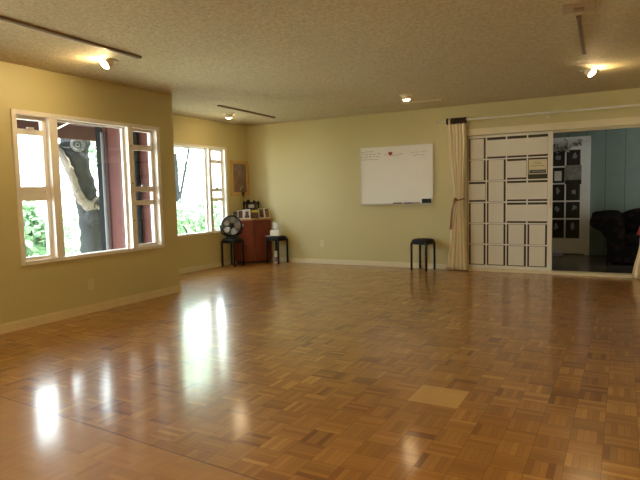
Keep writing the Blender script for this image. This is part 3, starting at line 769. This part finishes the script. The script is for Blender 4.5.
M_PALEP = mat('pale_print', (.50, .44, .38), .5, .2, 30); M_FIGD = mat('dark_figure', (.10, .06, .06), .5, .3, 30); M_FIGS = mat('skin_figure', (.34, .20, .14), .5, .3, 30)
photo_frame(84, .48, .085, .125, M_DFR, M_PIC2, 'small dark photo frame at left end of the row, half behind the fan')
photo_frame(72.5, .478, .105, .155, M_WFR, M_PIC3, 'white framed dark photo second from left on the corner cabinet')
photo_frame(58.5, .47, .114, .165, M_WFR, M_PALEP, 'white framed portrait of a dark figure left of the yellow topped card', sub=M_FIGD)
photo_frame(42, .478, .128, .16, M_DFR, M_PIC3, 'dark brown picture with a yellow top band amid white frames', .008, mat('yellow_band', (.60, .52, .06), .5))
photo_frame(26, .47, .114, .175, M_WFR, M_PIC2, 'white framed grey portrait just right of the yellow topped card', sub=M_FIGD)
photo_frame(10.5, .468, .120, .175, M_WFR, M_PIC3, 'white framed portrait with dark background at right end of the row', sub=M_FIGS)
# ornate black shrine-like frame at the back
orn = empty('ornate_stand', (XA+.19, YB-.19, .785), PI/4); orn.scale = (1, 1, .92); tag(orn, 'ornate black stand with posts rising behind the photo frames', 'stand')
MB().box(-.15, .15, -.045, .045, 0, .03).build('base', M_BLACK, orn, bevel=.005)
for s in (-1, 1):
    MB().lathe([(0, .03), (.022, .03), (.014, .06), (.016, .16), (.012, .24), (.020, .27), (.012, .30), (.018, .32), (0, .335)], 14, Matrix.Translation((s*.128, 0, 0))).build('post', M_BLACK, orn, smooth=True)
    MB().lathe([(0, .03), (.012, .03), (.009, .2), (.012, .29), (0, .30)], 12, Matrix.Translation((s*.085, -.01, 0))).build('inner_post', M_BLACK, orn, smooth=True)
b = MB(); b.box(-.115, .115, -.02, .02, .285, .31); b.lathe([(0, -.012), (.035, -.012), (.04, 0), (.025, .03), (.008, .045), (0, .05)], 14, Matrix.Translation((-.05, 0, .315))); b.lathe([(0, -.012), (.03, -.012), (.03, 0), (.02, .025), (0, .03)], 14, Matrix.Translation((.055, 0, .315)))
b.build('crest', M_BLACK, orn)
MB().box(-.072, .072, 0, .02, .03, .285).build('backing', mat('dark_blue_panel', (.03, .03, .05), .4), orn)
MB().box(-.05, .05, -.008, 0, .20, .265).build('pale_plaque', M_FANGREY, orn)

# gilt picture in the alcove
pc = empty('picture', (XA, 8.005, 1.195), PI/2); tag(pc, 'gilt framed dark portrait painting hanging beside the alcove window', 'picture')
pw, phh, pf = .25, .61, .055
b = MB()
for x0_, x1_, z0_, z1_ in ((-pw, pw, phh-pf, phh), (-pw, pw, 0, pf), (-pw, -pw+pf, pf, phh-pf), (pw-pf, pw, pf, phh-pf)):
    b.box(x0_, x1_, -.035, 0, z0_, z1_)
b.build('frame', M_GOLD, pc, bevel=.012)
MB().box(-pw+pf, pw-pf, -.012, -.004, pf, phh-pf).build('canvas', mat('dusky_canvas', (.30, .235, .25), .6, .3, 7), pc)
b = MB(); b.lathe([(0, -.055), (.035, -.04), (.045, 0), (.035, .04), (0, .06)], 16, Matrix.Translation((.0, -.0125, .39)) @ Matrix.Diagonal((1, .05, 1, 1)))
b.build('painted_head', mat('painted_skin', (.45, .29, .18), .6, .2, 20), pc, smooth=True)
b = MB(); b.lathe([(0, -.13), (.12, -.12), (.11, -.02), (.06, .09), (.03, .12), (0, .125)], 16, Matrix.Translation((0, -.0125, .21)) @ Matrix.Diagonal((1, .03, 1, 1)))
b.build('painted_robe', mat('painted_robe', (.30, .19, .15), .6, .35, 12), pc, smooth=True)
b = MB(); b.box(-.055, .055, -.002, .0, -.022, .022, Matrix.Translation((.03, -.0165, .13)) @ Matrix.Rotation(math.radians(-42), 4, 'Y'))
b.build('painted_cloth', mat('painted_cloth', (.50, .44, .36), .6, .2, 20), pc)
spr = empty('dried_sprig', (XA+.036, 8.05, 1.18)); tag(spr, 'small dark dried sprig tucked at the foot of the gilt picture', 'sprig')
b = MB(); rnd = random.Random(4)
for k in range(8):
    a = rnd.uniform(-1.0, 1.0); b.tube([(.006, 0, 0), (.014, .03*a, .05), (.02, .07*a, .06+.05*rnd.random())], [.007, .008, .003], 6)
b.build('twigs', M_DFR, spr)
MB().lathe([(0, -.02), (.014, -.012), (.015, .01), (0, .02)], 10, Matrix.Translation((.01, 0, 0))).build('binding', M_CORD, spr, smooth=True)

# ------------------------------------------------------------------ things on and under the right-hand stool
tb = empty('tissue_box', (-5.33, 8.10, .479), math.radians(8)); tag(tb, 'white tissue box with tissue tuft on the stool right of cabinet', 'box')
MB().box(-.085, .085, -.065, .065, 0, .095).build('carton', M_WHITE, tb, bevel=.004)
b = MB(); rs = []
for z, s in ((.10, .6), (.13, 1.1), (.17, 1.0), (.20, 1.2), (.225, .7)):
    rs.append([(.052*s*math.cos(a)*(1+.3*math.sin(3*a+z*40)), .028*s*math.sin(a)*(1+.3*math.cos(2*a+z*30)), z + .012*math.sin(2*a)) for a in [2*PI*i/16 for i in range(16)]])
b.rings(rs); b.build('tissue', mat('white_tissue', (.72, .72, .74), .8), tb, smooth=True)
pp = MB().box(-.05, .05, -.035, .035, 0, .006, Matrix.Rotation(.3, 4, 'Z')).build('paper_slip', M_PAPER); pp.location = (-5.405, 7.975, .4795)
tag(pp, 'white paper slip on the stool edge in front of the tissue box', 'paper')
bo = empty('spray_bottle', (-5.315, 8.065, 0), math.radians(20)); tag(bo, 'white spray bottle with lilac label standing under the right stool', 'bottle')
MB().lathe([(0, 0), (.038, 0), (.04, .01), (.04, .12), (.030, .15), (.014, .165), (.014, .175), (0, .175)], 18).build('bottle_body', M_WHITE, bo, smooth=True)
MB().lathe([(.0403, .03), (.0408, .03), (.0408, .11), (.0403, .11)], 18).build('label_band', mat('lilac_label', (.42, .30, .40), .5, .2, 30), bo, smooth=True)
MB().box(-.045, .03, -.013, .013, .178, .212).box(-.058, -.045, -.006, .006, .192, .206).box(-.040, -.030, -.006, .006, .135, .178).build('trigger_head', M_WHITE, bo, bevel=.003)

# ------------------------------------------------------------------ ceiling tracks and lamps
def track(pa, pb, m, label, wd=.035, plate=None):
    a, b_ = Vector((*pa, H)), Vector((*pb, H)); r = empty('ceiling_track', (a+b_)/2, math.atan2((b_-a).y, (b_-a).x)); tag(r, label, 'light track', 'ceiling light tracks')
    L = (b_-a).length/2
    MB().box(-L, L, -wd/2, wd/2, -.018, 0).build('rail', m, r)
    for s in (-1, 1): MB().box(s*L-.012, s*L+.012, -wd/2-.003, wd/2+.003, -.022, 0).build('end_cap', m, r)
    MB().box(-L+.012, L-.012, -wd*.16, wd*.16, -.0195, -.018).build('slot', M_RING if m is M_TRACK else M_PALETRACK, r)
track((-3.69, 1.55), (-3.78, 3.63), M_TRACK, 'brown light track on the ceiling nearest the left window', .04)
track((-4.91, 6.14), (-4.97, 7.59), M_TRACK, 'brown light track on the ceiling above the alcove', .035)
track((-3.45, 7.50), (-2.20, 7.53), M_PALETRACK, 'pale light track on the ceiling parallel to the back wall', .03)
track((-.315, 4.56), (-.35, 5.78), M_TRACK, 'short brown light track below a ceiling plate at upper right', .03)
pl = empty('ceiling_plate', (-.30, 4.34, H), math.radians(6)); tag(pl, 'pale ceiling junction plate at the near end of the short track', 'plate')
MB().box(-.105, .105, -.10, .10, -.012, 0).build('cover', mat('plate_paint', (.42, .33, .20), .5), pl, bevel=.004)
MB().box(-.035, .035, -.03, .03, -.022, -.012).build('boss', M_TRACK, pl, bevel=.003)
def lamp(loc, aim, label, bm_, group='eyeball ceiling lamps'):
    r = empty('ceiling_light', (loc[0], loc[1], H)); tag(r, label, 'ceiling light', group)
    MB().lathe([(.045, -.001), (.085, -.001), (.088, -.006), (.080, -.012), (.050, -.014), (.045, -.008)], 28).build('trim_ring', M_TRIM, r, smooth=True)
    R = Vector(aim).normalized().to_track_quat('Z', 'Y').to_matrix().to_4x4(); Mx = Matrix.Translation((0, 0, -.004)) @ R
    MB().lathe([(0, -.03), (.035, -.022), (.05, 0), (.052, .02), (.05, .055), (.046, .055), (.045, .04), (0, .04)], 24, Mx).build('eyeball', M_TRIM, r, smooth=True)
    MB().lathe([(0, .042), (.043, .042), (.044, .052), (.036, .064), (.02, .071), (0, .073)], 20, Mx).build('lens', bm_, r, smooth=True)
    return r
lamp((-4.12, 3.60), (-.2, -.68, -.6), 'lit eyeball lamp in the ceiling near the left window', M_BULB)
lamp((-5.30, 6.85), (-.15, .2, -1), 'small lit eyeball lamp in the ceiling above the alcove', M_BULB4)
lamp((-2.50, 6.95), (0, .15, -1), 'small lit eyeball lamp in the ceiling above the whiteboard', M_BULB2)
lamp((-.36, 6.66), (.75, -.28, -.75), 'bright eyeball lamp in the ceiling at upper right', M_BULB)
lamp((-3.9, -.6), (0, 0, -1), 'added fill lamp in the ceiling behind the viewer on the left', M_FILL_BULB)  # added out of view as fill light for the room
lamp((.2, .3), (.1, 0, -1), 'added fill lamp in the ceiling behind the viewer on the right', M_FILL_BULB)  # second unseen lamp, added for fill light
lamp((.95, 3.4), (.1, 0, -1), 'added fill lamp in the ceiling right of the view', M_BULB2)  # third unseen lamp, added to warm and brighten the right side
hl = empty('ceiling_light', (.9, 9.5, HH)); tag(hl, 'added dim fill lamp on the hall ceiling out of view', 'ceiling light')  # unseen lamp added to brighten the dark hall
MB().lathe([(0, -.02), (.12, -.02), (.13, .001), (0, .001)], 24).build('base', M_WHITE, hl, smooth=True)
MB().lathe([(0, -.09), (.07, -.08), (.11, -.04), (.115, -.02), (0, -.02)], 24).build('globe', emit_mat('hall_fill_globe', (1, .86, .66), 7), hl, smooth=True)

# ------------------------------------------------------------------ daylight
w = bpy.data.worlds.new('sky'); S.world = w; w.use_nodes = True
bg = w.node_tree.nodes['Background']; bg.inputs[0].default_value = (0.86, 0.95, 1.0, 1); bg.inputs[1].default_value = 6.5
sd = bpy.data.lights.new('sun', 'SUN'); sd.energy = 13; sd.angle = math.radians(3); sd.color = (1, .96, .88)
so_ = bpy.data.objects.new('sun', sd); C.objects.link(so_); so_.rotation_euler = Vector((-.28, .08, -1)).to_track_quat('-Z', 'Y').to_euler()
def portal(nm, loc, sy, sz):
    l = bpy.data.lights.new(nm, 'AREA'); l.shape = 'RECTANGLE'; l.size = sz; l.size_y = sy; l.cycles.is_portal = True
    o = bpy.data.objects.new(nm, l); C.objects.link(o); o.location = loc; o.rotation_euler = Vector((1, 0, 0)).to_track_quat('-Z', 'Y').to_euler()
    return o
portal('window_portal', (XL-.16, (W1[0]+W1[1])/2, (W1[2]+W1[3])/2), 1.75, 1.75)
for W_ in (W3,): portal('window_portal', (XL-.16, (W_[0]+W_[1])/2, (W_[2]+W_[3])/2), 1.75, 1.75)
portal('window_portal', (XA-.16, (W2[0]+W2[1])/2, (W2[2]+W2[3])/2), 1.75, 1.75)

# ------------------------------------------------------------------ camera
cd = bpy.data.cameras.new('camera'); cam = bpy.data.objects.new('camera', cd); C.objects.link(cam); S.camera = cam
cd.sensor_width = 36; cd.lens = 553.57/640*36; cd.clip_start = .02
fw = Vector((-0.48022174, 0.87314882, -0.08365535)); rt = Vector((0.87692539, 0.48005621, -0.02340705)); up = Vector((-0.01972143, 0.08460007, 0.9962198))
cam.matrix_world = Matrix(((rt.x, up.x, -fw.x, 0), (rt.y, up.y, -fw.y, 0), (rt.z, up.z, -fw.z, 1.19527), (0, 0, 0, 1)))

S.view_settings.view_transform = 'Standard'; S.view_settings.look = 'None'; S.view_settings.gamma = 1; S.view_settings.exposure = 1.0
S.cycles.max_bounces = 10; S.cycles.diffuse_bounces = 6; S.cycles.transparent_max_bounces = 16; S.cycles.sample_clamp_indirect = 8
try: S.cycles.use_denoising = True; S.cycles.denoiser = 'OPENIMAGEDENOISE'
except Exception: pass
